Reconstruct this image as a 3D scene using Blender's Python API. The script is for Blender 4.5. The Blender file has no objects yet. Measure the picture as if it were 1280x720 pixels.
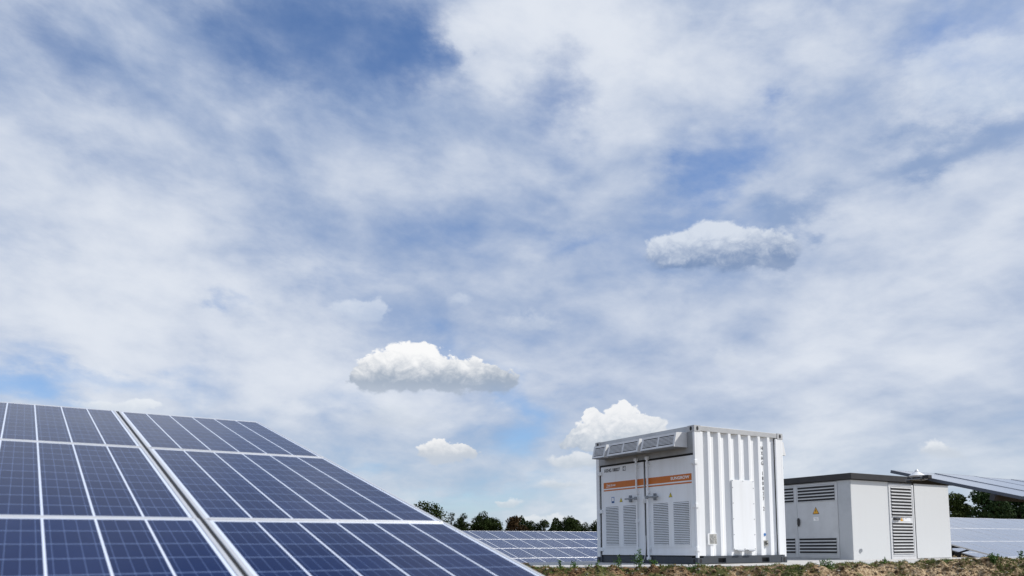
import bpy, math, random
import numpy as np
from mathutils import Vector, Matrix
random.seed(7); rng = np.random.default_rng(11)
S = bpy.context.scene
COL = S.collection
R = math.radians

# ------------------------------------------------------------------ camera
EYE = 1.45
FPX, PY0, PITCH, ROLL = 1000.15, 589.12, 0.09457, 0.00571
right = Vector((1, 0, 0)); upv = Vector((0, -math.sin(PITCH), math.cos(PITCH))); fwd = Vector((0, math.cos(PITCH), math.sin(PITCH)))
cr, ci = math.cos(ROLL), math.sin(ROLL)
cx_, cy_ = right * cr - upv * ci, upv * cr + right * ci
cam = bpy.data.cameras.new('camera')
cam.sensor_width = 36; cam.lens = FPX / 1280 * 36
cam.shift_y = (PY0 - 360) / 1280
cam.clip_start = .05; cam.clip_end = 6000
cam.dof.use_dof = True; cam.dof.focus_distance = 19; cam.dof.aperture_fstop = 3.6
camo = bpy.data.objects.new('camera', cam); COL.objects.link(camo)
camo.matrix_world = Matrix(((cx_.x, cy_.x, -fwd.x, 0), (cx_.y, cy_.y, -fwd.y, 0), (cx_.z, cy_.z, -fwd.z, EYE), (0, 0, 0, 1)))
S.camera = camo

# ------------------------------------------------------------------ frame of the solar farm: u runs east along the rows, n runs north
TH = 0.55442; TILT = 0.26783
U = Vector((math.cos(TH), math.sin(TH), 0)); N = Vector((-math.sin(TH), math.cos(TH), 0)); Z = Vector((0, 0, 1))

# ------------------------------------------------------------------ exposure
S.view_settings.view_transform = 'Standard'; S.view_settings.look = 'None'
S.view_settings.exposure = 0.0; S.view_settings.gamma = 1.0
S.view_settings.use_curve_mapping = False
S.cycles.max_bounces = 6; S.cycles.use_denoising = True

# ------------------------------------------------------------------ sun
SUN_EL = R(42)
sh = (-N * math.cos(R(57)) + U * math.sin(R(57))).normalized()
sdir = Vector((sh.x * math.cos(SUN_EL), sh.y * math.cos(SUN_EL), math.sin(SUN_EL)))
sl = bpy.data.lights.new('sun', 'SUN'); sl.energy = 4.4; sl.angle = R(.5); sl.color = (1, .955, .89)
so = bpy.data.objects.new('sun', sl); COL.objects.link(so)
so.rotation_euler = sdir.to_track_quat('Z', 'Y').to_euler()

# ------------------------------------------------------------------ sky
W = bpy.data.worlds.new('World'); S.world = W; W.use_nodes = True
wt = W.node_tree; wt.nodes.clear()
class X:                                        # tiny expression builder for math nodes
    tree = wt
    def __init__(s, sock): s.s = sock
    @staticmethod
    def op(o, *a):
        n = X.tree.nodes.new('ShaderNodeMath'); n.operation = o
        for i, v in enumerate(a):
            if isinstance(v, X): X.tree.links.new(v.s, n.inputs[i])
            else: n.inputs[i].default_value = v
        return X(n.outputs[0])
    def __add__(s, b): return X.op('ADD', s, b)
    def __radd__(s, b): return X.op('ADD', b, s)
    def __sub__(s, b): return X.op('SUBTRACT', s, b)
    def __rsub__(s, b): return X.op('SUBTRACT', b, s)
    def __mul__(s, b): return X.op('MULTIPLY', s, b)
    def __rmul__(s, b): return X.op('MULTIPLY', b, s)
    def __truediv__(s, b): return X.op('DIVIDE', s, b)
def madd(a, b, c): return X.op('MULTIPLY_ADD', a, b, c)
def vec(a, b, c):
    n = X.tree.nodes.new('ShaderNodeCombineXYZ')
    for i, v in enumerate((a, b, c)):
        if isinstance(v, X): X.tree.links.new(v.s, n.inputs[i])
        else: n.inputs[i].default_value = v
    return n.outputs[0]
def dot(v, k):
    n = X.tree.nodes.new('ShaderNodeVectorMath'); n.operation = 'DOT_PRODUCT'
    X.tree.links.new(v, n.inputs[0]); n.inputs[1].default_value = k
    return X(n.outputs['Value'])
def noise(v, scale, detail=5, rough=.55, dist=0., col=False):
    n = X.tree.nodes.new('ShaderNodeTexNoise'); n.inputs['Scale'].default_value = scale
    n.inputs['Detail'].default_value = detail; n.inputs['Roughness'].default_value = rough; n.inputs['Distortion'].default_value = dist
    X.tree.links.new(v, n.inputs['Vector'])
    return n.outputs['Color'] if col else X(n.outputs['Fac'])
def sstep(x, a, b, o0=0., o1=1.):
    n = X.tree.nodes.new('ShaderNodeMapRange'); n.interpolation_type = 'SMOOTHSTEP'
    X.tree.links.new(x.s, n.inputs[0])
    for i, v in zip((1, 2, 3, 4), (a, b, o0, o1)): n.inputs[i].default_value = v
    return X(n.outputs[0])
def mixc(f, a, b):
    n = X.tree.nodes.new('ShaderNodeMix'); n.data_type = 'RGBA'
    if isinstance(f, X): X.tree.links.new(f.s, n.inputs[0])
    else: n.inputs[0].default_value = f
    for i, v in ((6, a), (7, b)):
        if isinstance(v, tuple): n.inputs[i].default_value = (*v, 1)
        else: X.tree.links.new(v, n.inputs[i])
    return n.outputs[2]
def lin(r, g, b):
    return tuple((c / 255 / 12.92 if c <= 10 else ((c / 255 + .055) / 1.055) ** 2.4) for c in (r, g, b))

def ray(px, py):
    a, b = px - 640, PY0 - py
    x, y = a * cr + b * ci, -a * ci + b * cr
    return right * x + upv * y + fwd * FPX
def az_el(px, py):
    d = ray(px, py); return math.atan2(d.x, d.y), math.atan2(d.z, math.hypot(d.x, d.y))

tc = wt.nodes.new('ShaderNodeTexCoord')
sp = wt.nodes.new('ShaderNodeSeparateXYZ'); wt.links.new(tc.outputs['Generated'], sp.inputs[0])
dx, dy, dz = (X(o) for o in sp.outputs)
A = X.op('ARCTAN2', dx, dy)
E = X.op('ARCTAN2', dz, X.op('SQRT', dx * dx + dy * dy))
Ec = X.op('MAXIMUM', E, 0.0)
# a cloud layer seen in perspective: coordinates on a flat sheet overhead
den = X.op('MAXIMUM', dz, 0.0) + .22
sheet = vec(dx / den, dy / den, 0.)
wn = wt.nodes.new('ShaderNodeSeparateXYZ'); wt.links.new(noise(sheet, 3.2, 4, .55, 0, True), wn.inputs[0])
wx, wy, wz = (X(o) for o in wn.outputs)
wm = wt.nodes.new('ShaderNodeSeparateXYZ'); wt.links.new(noise(vec(A + E * .35, E * 1.7, 1.), 7.5, 7, .62, 0, True), wm.inputs[0])
mx_, my_, mz_ = (X(o) for o in wm.outputs)
P = vec(madd(mx_, .20, A + madd(wx, .14, -.17)), madd(my_, .13, E + madd(wy, .10, -.115)), 1.)     # bearings, warped
wn2 = wt.nodes.new('ShaderNodeSeparateXYZ'); wt.links.new(noise(vec(A, E * 1.3, 0.), 22, 5, .6, 0, True), wn2.inputs[0])
P2 = vec(A + madd(X(wn2.outputs[0]), .05, -.025), E + madd(X(wn2.outputs[1]), .04, -.02), 1.)   # the heaps' crinkled outlines
def gauss(PP, px, py, rx, ry, rot=0.):
    a0, e0 = az_el(px, py); rx /= 1000; ry /= 1000
    k = math.cos(a0)                            # off-axis pixels cover smaller angles
    rx *= k * k if abs(a0) > .1 else 1
    c, s = math.cos(R(rot)), math.sin(R(rot))
    v1 = (c / rx, s / rx, -(c * a0 + s * e0) / rx); v2 = (-s / ry, c / ry, -(-s * a0 + c * e0) / ry)
    t1, t2 = dot(PP, v1), dot(PP, v2)
    return X.op('POWER', .3679, madd(t1, t1, t2 * t2))
def field(PP, base, blobs):
    f = base
    for px, py, rx, ry, rot, w in blobs: f = madd(gauss(PP, px, py, rx, ry, rot), w, f)
    return f
n1 = noise(sheet, 1.5, 8, .50, .25)
n2 = noise(vec(dx / den * 1.0 + dy / den * .5, dy / den * .55 - dx / den * .3, 3.1), 3.4, 8, .54, .2)
n3 = noise(vec(A + E * .45, E * 1.9, 5.), 9, 8, .58, .15)
# how much veil covers the blue (1 = covered); negative spots are the blue openings of the photograph
cover = field(P, madd(n1, .78, madd(n2, .74, madd(n3, .74, -.27))), [
    (470, 30, 140, 62, -12, -.50), (525, 75, 48, 40, 20, -.34), (340, 45, 90, 45, 0, -.30), (420, 90, 70, 40, 0, -.12),
    (690, 145, 50, 55, 0, -.46), (905, 200, 75, 36, 25, -.44), (860, 235, 50, 25, 20, -.22), (945, 105, 28, 20, 30, -.42),
    (545, 285, 85, 30, -20, -.26), (715, 290, 45, 15, 0, -.32), (40, 25, 80, 45, 0, -.32), (110, 85, 60, 30, 0, -.22),
    (1195, 35, 60, 22, 0, -.28), (655, 515, 52, 48, -45, -.55), (600, 450, 60, 25, -25, -.35), (110, 480, 170, 20, 3, -.46), (30, 455, 60, 30, 0, -.25),
    (275, 385, 36, 12, -25, -.42), (410, 340, 40, 25, -25, -.2), (560, 612, 170, 16, 0, -.3), (170, 195, 110, 35, -15, -.12), (440, 400, 40, 30, 0, -.1),
    (180, 130, 130, 50, -15, .10), (640, 40, 60, 40, 0, .35), (590, 75, 26, 14, 0, .45), (790, 90, 70, 70, 0, .22), (740, 230, 60, 50, 0, .2),
    (110, 360, 220, 100, -10, .16), (330, 440, 170, 50, -8, .14), (600, 350, 130, 60, 0, .1), (1000, 520, 320, 90, 0, .22), (1050, 110, 160, 80, 0, .2), (1120, 430, 230, 130, 0, .3), (900, 480, 180, 80, 0, .2)])
cover = sstep(cover, -.02, 1.0)
# brightness of the veil
bright = field(P, madd(n1, .55, madd(n2, .6, madd(n3, .75, -.50))), [
    (80, 350, 230, 120, -8, .26), (300, 430, 200, 70, -8, .18), (180, 120, 160, 50, -15, .06), (650, 30, 120, 60, 0, .28), (1000, 60, 200, 60, 0, .22), (1200, 90, 110, 45, 0, .25),
    (760, 120, 70, 80, 0, .16), (400, 240, 200, 70, 0, -.04), (600, 380, 140, 60, 0, -.06), (1130, 220, 160, 60, 0, .06), (1200, 150, 90, 24, -5, -.36), (1100, 205, 90, 20, 8, -.2), (990, 264, 60, 14, 0, -.4), (520, 130, 120, 40, -20, -.2), (1150, 180, 40, 12, 0, -.25), (900, 345, 90, 14, 0, -.15),
    (1020, 470, 320, 130, 0, .16), (780, 430, 150, 60, 0, -.02), (1150, 350, 120, 60, 0, .10), (450, 500, 130, 40, 0, .2), (600, 640, 400, 35, 0, .10)])
bright = sstep(bright, .10, .95)
warm = sstep(Ec, .0, .22)
veil = mixc(warm, mixc(bright, lin(168, 188, 210), lin(226, 232, 238)), mixc(bright, lin(144, 166, 202), lin(224, 230, 240)))

nis = wt.nodes.new('ShaderNodeTexSky'); nis.sky_type = 'NISHITA'; nis.sun_disc = False
nis.sun_elevation = SUN_EL; nis.sun_rotation = math.atan2(sdir.x, sdir.y); nis.air_density = 1.0; nis.dust_density = .3; nis.ozone_density = 4.0
SKY = .115
def vscale(c, k):
    n = wt.nodes.new('ShaderNodeVectorMath'); n.operation = 'SCALE'; wt.links.new(c, n.inputs[0]); n.inputs['Scale'].default_value = k
    return n.outputs[0]
def vmul(c, k):
    n = wt.nodes.new('ShaderNodeVectorMath'); n.operation = 'MULTIPLY'; wt.links.new(c, n.inputs[0]); n.inputs[1].default_value = k
    return n.outputs[0]
# the Background runs at SKY, so cloud radiances are divided by it
skycol = mixc(cover, vmul(nis.outputs[0], (.98, 1.08, 1.24)), vscale(veil, 1 / SKY))

# the separate heaps (cumulus): a field of lumps each, flat below
HEAPS = [  # lumps (px, py, rx, ry), level of the base, level of the top, opacity, base colour, top colour
    ([(470, 466, 24, 20), (505, 453, 24, 19), (530, 456, 24, 22), (560, 468, 26, 15), (598, 468, 22, 17), (626, 474, 18, 13), (545, 480, 70, 10), (455, 476, 14, 10)], 492, 436, .97, (160, 173, 190), (252, 252, 252)),
    ([(862, 300, 26, 17), (900, 292, 26, 19), (922, 300, 22, 15), (955, 313, 28, 17), (828, 314, 24, 13), (978, 322, 18, 13), (900, 322, 74, 16)], 350, 280, .85, (112, 138, 178), (222, 229, 239)),
    ([(560, 560, 22, 13), (540, 566, 18, 9), (584, 566, 16, 8)], 575, 547, .9, (200, 206, 214), (248, 248, 248)),
    ([(741, 515, 9, 9), (782, 513, 16, 10), (762, 529, 26, 11), (734, 544, 22, 10), (812, 524, 18, 8), (724, 554, 20, 8), (800, 540, 36, 12)], 588, 504, .87, (176, 188, 202), (250, 250, 250)),
    ([(712, 574, 28, 9), (735, 577, 20, 8)], 587, 564, .7, (200, 208, 216), (238, 240, 242)), ([(700, 604, 28, 7)], 612, 597, .6, (200, 208, 216), (230, 234, 238)),
    ([(640, 628, 15, 6), (628, 631, 12, 4)], 635, 620, .7, (205, 212, 220), (240, 242, 244)), ([(672, 652, 30, 6), (720, 655, 22, 6)], 660, 645, .6, (210, 216, 222), (238, 240, 242)),
    ([(1168, 560, 18, 8), (1190, 563, 16, 6)], 569, 551, .75, (200, 208, 218), (236, 239, 243)), ([(440, 388, 34, 12), (470, 384, 14, 9)], 408, 372, .5, (200, 212, 230), (232, 238, 246)), ([(665, 405, 34, 13)], 424, 388, .4, (196, 206, 222), (226, 232, 240)),
    ([(130, 506, 46, 9), (180, 508, 22, 7)], 520, 496, .65, (214, 222, 232), (240, 244, 248)), ([(1235, 92, 90, 26), (1180, 78, 50, 18), (1275, 105, 60, 26)], 165, 62, .28, (176, 196, 222), (228, 236, 246)),
    ([(500, 525, 50, 10)], 540, 512, .3, (190, 200, 214), (214, 222, 230)), ([(575, 378, 14, 8)], 388, 368, .35, (190, 204, 226), (220, 228, 240)), ([(910, 450, 16, 12)], 468, 436, .3, (196, 206, 222), (224, 230, 238))]
bl1 = X.op('ABSOLUTE', madd(noise(vec(A, E * 1.25, 2.), 24, 3, .5, .6), 4.4, -2.2))
bl2 = X.op('ABSOLUTE', madd(noise(vec(A, E * 1.25, 4.), 60, 5, .6, .5), 4.4, -2.2))
puff = madd(bl1, .55, bl2 * .40)                     # rounded billows with creases between
fine = noise(vec(A, E * 1.2, 7.), 110, 5, .65)
for lumps, yb, yt, op, cb_, ct_ in HEAPS:
    f = None
    for px, py, rx, ry in lumps:
        g = gauss(P2, px, py, rx * 1.12, ry * 1.12)
        f = g if f is None else f + g
    mx = sum(l[0] for l in lumps) / len(lumps)
    eb, et = az_el(mx, yb)[1], az_el(mx, yt)[1]
    lvl = madd(E, 1 / (et - eb), -eb / (et - eb))                     # 0 at the base, 1 at the top
    f2 = madd(puff, .36, madd(fine, .20, f - .29))
    soft = sstep(lvl, -.05, .45)                                     # ragged, thin foot; crisp head
    wid = madd(soft, -.46, .62) if op > .86 else madd(soft, -.50, .92) if op > .62 else madd(soft, -.3, .95)
    cov = X.op('MINIMUM', X.op('MAXIMUM', (f2 - (.30 if op > .62 else .12)) / wid, 0.), 1.)
    cov = cov * cov * madd(cov, -2., 3.) * madd(soft, .38, .62) * op
    t = madd(puff, .42, madd(fine, .22, madd(lvl, 1.0, -.30)))
    skycol = mixc(cov, skycol, vscale(mixc(sstep(t, .10, .85), lin(*cb_), lin(*ct_)), 1 / SKY))
bg = wt.nodes.new('ShaderNodeBackground'); bg.inputs['Strength'].default_value = SKY
wt.links.new(skycol, bg.inputs['Color'])
wo = wt.nodes.new('ShaderNodeOutputWorld'); wt.links.new(bg.outputs[0], wo.inputs[0])
W.cycles.sampling_method = 'MANUAL'; W.cycles.sample_map_resolution = 512

# ------------------------------------------------------------------ materials
def mat(name, col, rough=.5, metal=0., var=.0, vscale_=6., bump=0., bscale=40., spec=.5, dirt=None, coords='Object', streak=False):
    m = bpy.data.materials.new(name); m.use_nodes = True
    nt = m.node_tree; b = nt.nodes['Principled BSDF']
    b.inputs['Base Color'].default_value = (*col, 1); b.inputs['Roughness'].default_value = rough; b.inputs['Metallic'].default_value = metal
    b.inputs['Specular IOR Level'].default_value = spec
    X.tree = nt
    t = nt.nodes.new('ShaderNodeTexCoord').outputs[coords]
    if var or dirt:
        tv = t
        if streak:                                   # rain runs: stretched down the wall
            mp = nt.nodes.new('ShaderNodeMapping'); mp.inputs['Scale'].default_value = (3.2, 3.2, .28); nt.links.new(t, mp.inputs[0]); tv = mp.outputs[0]
        f = noise(tv, vscale_, 6, .6)
        c2 = dirt or tuple(c * (1 - var) for c in col)
        f = sstep(f, .35, .75)
        if dirt: f = f * var
        nt.links.new(mixc(f, col, c2), b.inputs['Base Color'])
        r = noise(t, vscale_ * 2.3, 4); nt.links.new(madd(r, .25, rough - .12).s, b.inputs['Roughness'])
    if bump:
        bn = nt.nodes.new('ShaderNodeBump'); bn.inputs['Strength'].default_value = bump; bn.inputs['Distance'].default_value = .01
        nt.links.new(noise(t, bscale, 5, .6).s, bn.inputs['Height']); nt.links.new(bn.outputs[0], b.inputs['Normal'])
    return m
M = {}
M['white'] = mat('white container paint', (.87, .89, .91), .42, 0, .22, 2.2, .04, 9, dirt=(.64, .64, .62), streak=True)
M['rail'] = mat('light grey rail paint', (.48, .49, .50), .45, 0, .12, 5)
M['header'] = mat('header paint with hood shade', (.36, .375, .39), .5, 0, .15, 5)  # white paint darkened to carry the shade under the hoods
M['dark_rail'] = mat('dark grey base paint', (.066, .077, .092), .5, 0, .3, 5, dirt=(.10, .095, .088), spec=.2)
M['rubber'] = mat('black rubber and gap shade', (.012, .012, .013), .7)
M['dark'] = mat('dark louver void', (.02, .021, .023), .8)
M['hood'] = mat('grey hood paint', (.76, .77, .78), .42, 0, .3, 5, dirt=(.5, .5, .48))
M['hood_under'] = mat('dark grey hood parts', (.20, .21, .22), .5)  # darker than the hood shell, for bottom plates and bridges
M['steel'] = mat('galvanised steel', (.62, .64, .66), .38, .7, .25, 12)
M['galv'] = mat('weathered galvanised steel', (.30, .32, .35), .5, .5, .2, 8)
M['beam'] = mat('dark beam steel', (.06, .063, .07), .55, .3, .2, 8)  # darker than the other steel tones
M['orange'] = mat('orange stripe film', (.60, .155, .008), .4, 0, .1, 8)
M['ink'] = mat('black lettering', (.02, .02, .022), .5)
M['wlet'] = mat('white lettering', (.85, .85, .85), .5)
M['yellow'] = mat('yellow warning film', (.80, .66, .04), .45)
M['amber'] = mat('amber warning film', (.75, .38, .02), .45)
M['blue'] = mat('blue sticker', (.04, .17, .45), .5)
M['plate'] = mat('printed data plate', (.58, .57, .53), .4, .3, .75, 30)
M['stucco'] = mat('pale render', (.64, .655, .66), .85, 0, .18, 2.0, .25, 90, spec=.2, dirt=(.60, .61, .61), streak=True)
M['stucco_shade'] = mat('pale render with shade', (.45, .47, .495), .85, 0, .12, 2.5, .25, 90, spec=.2)  # same render as the pale wall, its shade mixed into the colour
M['door_shade'] = mat('steel door paint with shade', (.52, .535, .555), .45, 0, .1, 4)  # shaded copy of the pale door paint
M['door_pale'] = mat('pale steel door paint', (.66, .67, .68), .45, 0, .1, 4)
M['roof'] = mat('anthracite roof trim', (.040, .040, .043), .5, 0, .2, 5, spec=.25)
M['roof_black'] = mat('black seal and shadowed roof', (.012, .012, .013), .7)
M['concrete'] = mat('pale concrete', (.52, .51, .49), .85, 0, .25, 1.7, .3, 50, spec=.2)
M['alu'] = mat('anodised aluminium', (.56, .57, .59), .38, .25, .06, 10)
M['alu_shade'] = mat('aluminium with shade', (.11, .13, .165), .5, .2)  # frame colour darkened, imitating the shaded edge of the right-hand table
M['sensor'] = mat('white sensor plastic', (.85, .85, .85), .35)

# photovoltaic cells: 6 x 10 cells, four busbars each, white backsheet between
def cell_material(ior, under=0.):
    m = bpy.data.materials.new('photovoltaic cells under glass'); m.use_nodes = True
    nt = m.node_tree; b = nt.nodes['Principled BSDF']; X.tree = nt
    t = nt.nodes.new('ShaderNodeTexCoord').outputs['Object']
    s = nt.nodes.new('ShaderNodeSeparateXYZ'); nt.links.new(t, s.inputs[0])
    x, y = X(s.outputs[0]), X(s.outputs[1])
    PX, PY = .1575, .1600
    x0, y0 = .498 - 3 * PX, .826 - 5 * PY
    cxs = madd(x, 1 / PX, -x0 / PX); cys = madd(y, 1 / PY, -y0 / PY)
    fx, fy = X.op('FRACT', cxs), X.op('FRACT', cys)
    ex = X.op('ABSOLUTE', fx - .5); ey = X.op('ABSOLUTE', fy - .5)
    gapx = sstep(ex, .5 - .027, .5 - .021); gapy = sstep(ey, .5 - .022, .5 - .016)
    bus = X.op('ABSOLUTE', X.op('FRACT', fx * 4) - .5)
    busl = sstep(bus, .030, .020) 
    # outside the 6 x 10 field: backsheet margin
    mx = X.op('GREATER_THAN', X.op('ABSOLUTE', cxs - 3), 3.0); my = X.op('GREATER_THAN', X.op('ABSOLUTE', cys - 5), 5.0)
    white = X.op('MAXIMUM', X.op('MAXIMUM', mx, my), gapx)
    vo = nt.nodes.new('ShaderNodeTexVoronoi'); vo.inputs['Scale'].default_value = 70; nt.links.new(t, vo.inputs['Vector'])
    vs = nt.nodes.new('ShaderNodeSeparateXYZ'); nt.links.new(vo.outputs['Color'], vs.inputs[0])
    grain = X(vs.outputs[0])
    oi = nt.nodes.new('ShaderNodeObjectInfo')
    wn_ = nt.nodes.new('ShaderNodeTexWhiteNoise'); wn_.noise_dimensions = '3D'
    nt.links.new(vec(X.op('FLOOR', cxs), X.op('FLOOR', cys), X(oi.outputs['Random'])), wn_.inputs['Vector'])
    k = madd(grain, .28, madd(X(wn_.outputs['Value']), .45, X(oi.outputs['Random']) * .27))
    cell = mixc(k, (.0024, .0080, .046), (.0062, .017, .074))
    c = mixc(busl * .62, cell, (.11, .16, .31))
    c = mixc(gapy * .72, c, (.16, .22, .38))
    c = mixc(white, c, (.60, .66, .78))
    nt.links.new(c, b.inputs['Base Color'])
    b.inputs['Roughness'].default_value = .15 if under else .5; b.inputs['Specular IOR Level'].default_value = under
    b.inputs['Coat Weight'].default_value = 1.0; b.inputs['Coat IOR'].default_value = ior
    rr = noise(t, 1.6, 5, .65); nt.links.new(madd(rr, .12, .10).s, b.inputs['Coat Roughness'])
    return m
M['cells'] = cell_material(1.14)              # anti-reflective glass
M['cells_mid'] = cell_material(1.33)
M['cells_plain'] = cell_material(1.6, .9)        # plain glass, strongly reflecting

# ------------------------------------------------------------------ mesh helpers
class MB:
    def __init__(s): s.v = []; s.f = []; s.m = []
    def add(s, vs, fs, m=0):
        o = len(s.v); s.v += [tuple(v) for v in vs]
        for f in fs: s.f.append(tuple(i + o for i in f)); s.m.append(m)
        return s
    HF = ((0, 3, 2, 1), (4, 5, 6, 7), (0, 1, 5, 4), (1, 2, 6, 5), (2, 3, 7, 6), (3, 0, 4, 7))
    def hexa(s, p, m=0): return s.add(p, s.HF, m)      # p: bottom loop 0-3 counter-clockwise, top loop 4-7
    def box(s, x0, x1, y0, y1, z0, z1, m=0):
        return s.hexa([(x0, y0, z0), (x1, y0, z0), (x1, y1, z0), (x0, y1, z0), (x0, y0, z1), (x1, y0, z1), (x1, y1, z1), (x0, y1, z1)], m)
    def bar(s, a, b, w, h, m=0, up=(0, 0, 1)):
        a, b = Vector(a), Vector(b); d = (b - a).normalized(); r = d.cross(Vector(up))
        if r.length < 1e-4: r = d.cross(Vector((1, 0, 0)))
        r.normalize(); q = r.cross(d); r *= w / 2; q *= h / 2
        return s.hexa([a - r - q, a + r - q, b + r - q, b - r - q, a - r + q, a + r + q, b + r + q, b - r + q], m)
    def cyl(s, a, b, r0, r1=None, k=10, m=0):
        r1 = r0 if r1 is None else r1
        a, b = Vector(a), Vector(b); d = (b - a).normalized()
        p = d.orthogonal().normalized(); q = d.cross(p)
        vs = [a + (p * math.cos(2 * math.pi * i / k) + q * math.sin(2 * math.pi * i / k)) * r0 for i in range(k)]
        vs += [b + (p * math.cos(2 * math.pi * i / k) + q * math.sin(2 * math.pi * i / k)) * r1 for i in range(k)]
        fs = [(i, (i + 1) % k, k + (i + 1) % k, k + i) for i in range(k)] + [tuple(range(k - 1, -1, -1)), tuple(range(k, 2 * k))]
        return s.add(vs, fs, m)
    def prism(s, a, b, m=0):                            # two matching loops
        k = len(a)
        return s.add(list(a) + list(b), [(i, (i + 1) % k, k + (i + 1) % k, k + i) for i in range(k)] + [tuple(range(k - 1, -1, -1)), tuple(range(k, 2 * k))], m)
    def build(s, name, mats, parent=None, bevel=0., smooth=False):
        me = bpy.data.meshes.new(name); me.from_pydata(s.v, [], s.f)
        for x in (mats if isinstance(mats, (list, tuple)) else [mats]): me.materials.append(x)
        me.polygons.foreach_set('material_index', s.m)
        if smooth: me.polygons.foreach_set('use_smooth', [True] * len(s.f))
        me.update()
        o = bpy.data.objects.new(name, me); COL.objects.link(o)
        if parent: o.parent = parent
        if bevel:
            b = o.modifiers.new('bevel', 'BEVEL'); b.width = bevel; b.segments = 2; b.limit_method = 'ANGLE'
        return o
def tag(o, label=None, cat=None, group=None, kind=None):
    for k, v in (('label', label), ('category', cat), ('group', group), ('kind', kind)):
        if v: o[k] = v
    return o
def empty(name, loc, rz=0.):
    o = bpy.data.objects.new(name, None); COL.objects.link(o); o.location = loc; o.rotation_euler = (0, 0, rz); o.empty_display_size = .2
    return o
def lettering(txt, size, loc, rot, m, parent, name='lettering', sx=1., align='LEFT', bold=0., shear=0.):
    c = bpy.data.curves.new(name, 'FONT'); c.body = txt; c.size = size; c.extrude = .0015; c.offset = bold; c.align_x = align; c.shear = shear
    c.materials.append(m); o = bpy.data.objects.new(name, c); COL.objects.link(o)
    dg = bpy.context.evaluated_depsgraph_get(); me = bpy.data.meshes.new_from_object(o.evaluated_get(dg)); bpy.data.objects.remove(o)
    o = bpy.data.objects.new(name, me); COL.objects.link(o)
    o.location = loc; o.rotation_euler = rot; o.scale = (sx, 1, 1); o.parent = parent
    return o
ROT_D = (R(90), 0, R(-90)); ROT_E = (R(90), 0, 0)

# ------------------------------------------------------------------ ground
def sm(x, a, b):
    t = np.clip((x - a) / (b - a), 0, 1); return t * t * (3 - 2 * t)
def vnoise(x, y, seed=0):                              # smooth value noise
    r = np.random.default_rng(seed).random((256, 256))
    xi, yi = np.floor(x).astype(int), np.floor(y).astype(int); fx, fy = x - xi, y - yi
    fx = fx * fx * (3 - 2 * fx); fy = fy * fy * (3 - 2 * fy)
    g = lambda i, j: r[i % 256, j % 256]
    return (g(xi, yi) * (1 - fx) + g(xi + 1, yi) * fx) * (1 - fy) + (g(xi, yi + 1) * (1 - fx) + g(xi + 1, yi + 1) * fx) * fy
PAD = EYE - .335                                        # top of the concrete pad
def crest_y(x): return 12.65 + .85 * sm(x, 4.4, 6.4) + .22 * (vnoise(x * .9, x * 0 + 3.3, 2) - .5)
def height(x, y):
    u = x * U.x + y * U.y; n = x * N.x + y * N.y
    far = sm(np.hypot(x, y), 60, 300)
    base = .05 * (vnoise(x * .6, y * .6, 1) - .5) * 2 * (1 - far)
    yc = crest_y(x)
    crest = 1.098 + .070 * sm(x, 4.6, 7.8) + .05 * (vnoise(x * 1.3, x * 0 + 7.7, 3) - .5)
    up = sm(y, yc - 1.5, yc)
    back = 1 - sm(y, yc + .15, yc + .75) * ((crest - (PAD - .03)) / crest)
    edge = (1 - sm(n, 16.0, 17.6)) * (1 - sm(u, 24.5, 26.5)) * sm(x, -2.5, -.4)
    bank = crest * up * back * edge
    clod = (vnoise(x * 9, y * 9, 4) - .5) * .10 + (vnoise(x * 21, y * 21, 5) - .5) * .035 + (vnoise(x * 4, y * 5, 6) - .5) * .08
    rough = sm(y, yc - 1.6, yc - .9) * (1 - sm(y, yc + .25, yc + .6)) * sm(x, -2, -.5)
    return base * (1 - up * edge) + bank + clod * rough
def axis(fine0, fine1, step, lo, hi, g=1.22):
    a = list(np.arange(fine0, fine1, step)); s = step
    while a[-1] < hi: s *= g; a.append(a[-1] + s)
    s = step; b = []
    x = fine0
    while x > lo: s *= g; x -= s; b.append(x)
    return np.array(b[::-1] + a)
gx = axis(-.2, 9.6, .035, -3000, 3000); gy = axis(11.5, 14.2, .03, -3000, 3000)
GX, GY = np.meshgrid(gx, gy)
GZ = height(GX, GY)
g = MB(); nx, ny = len(gx), len(gy)
g.v = np.c_[GX.ravel(), GY.ravel(), GZ.ravel()].tolist()
g.f = [(j * nx + i, j * nx + i + 1, (j + 1) * nx + i + 1, (j + 1) * nx + i) for j in range(ny - 1) for i in range(nx - 1)]; g.m = [0] * len(g.f)
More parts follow.
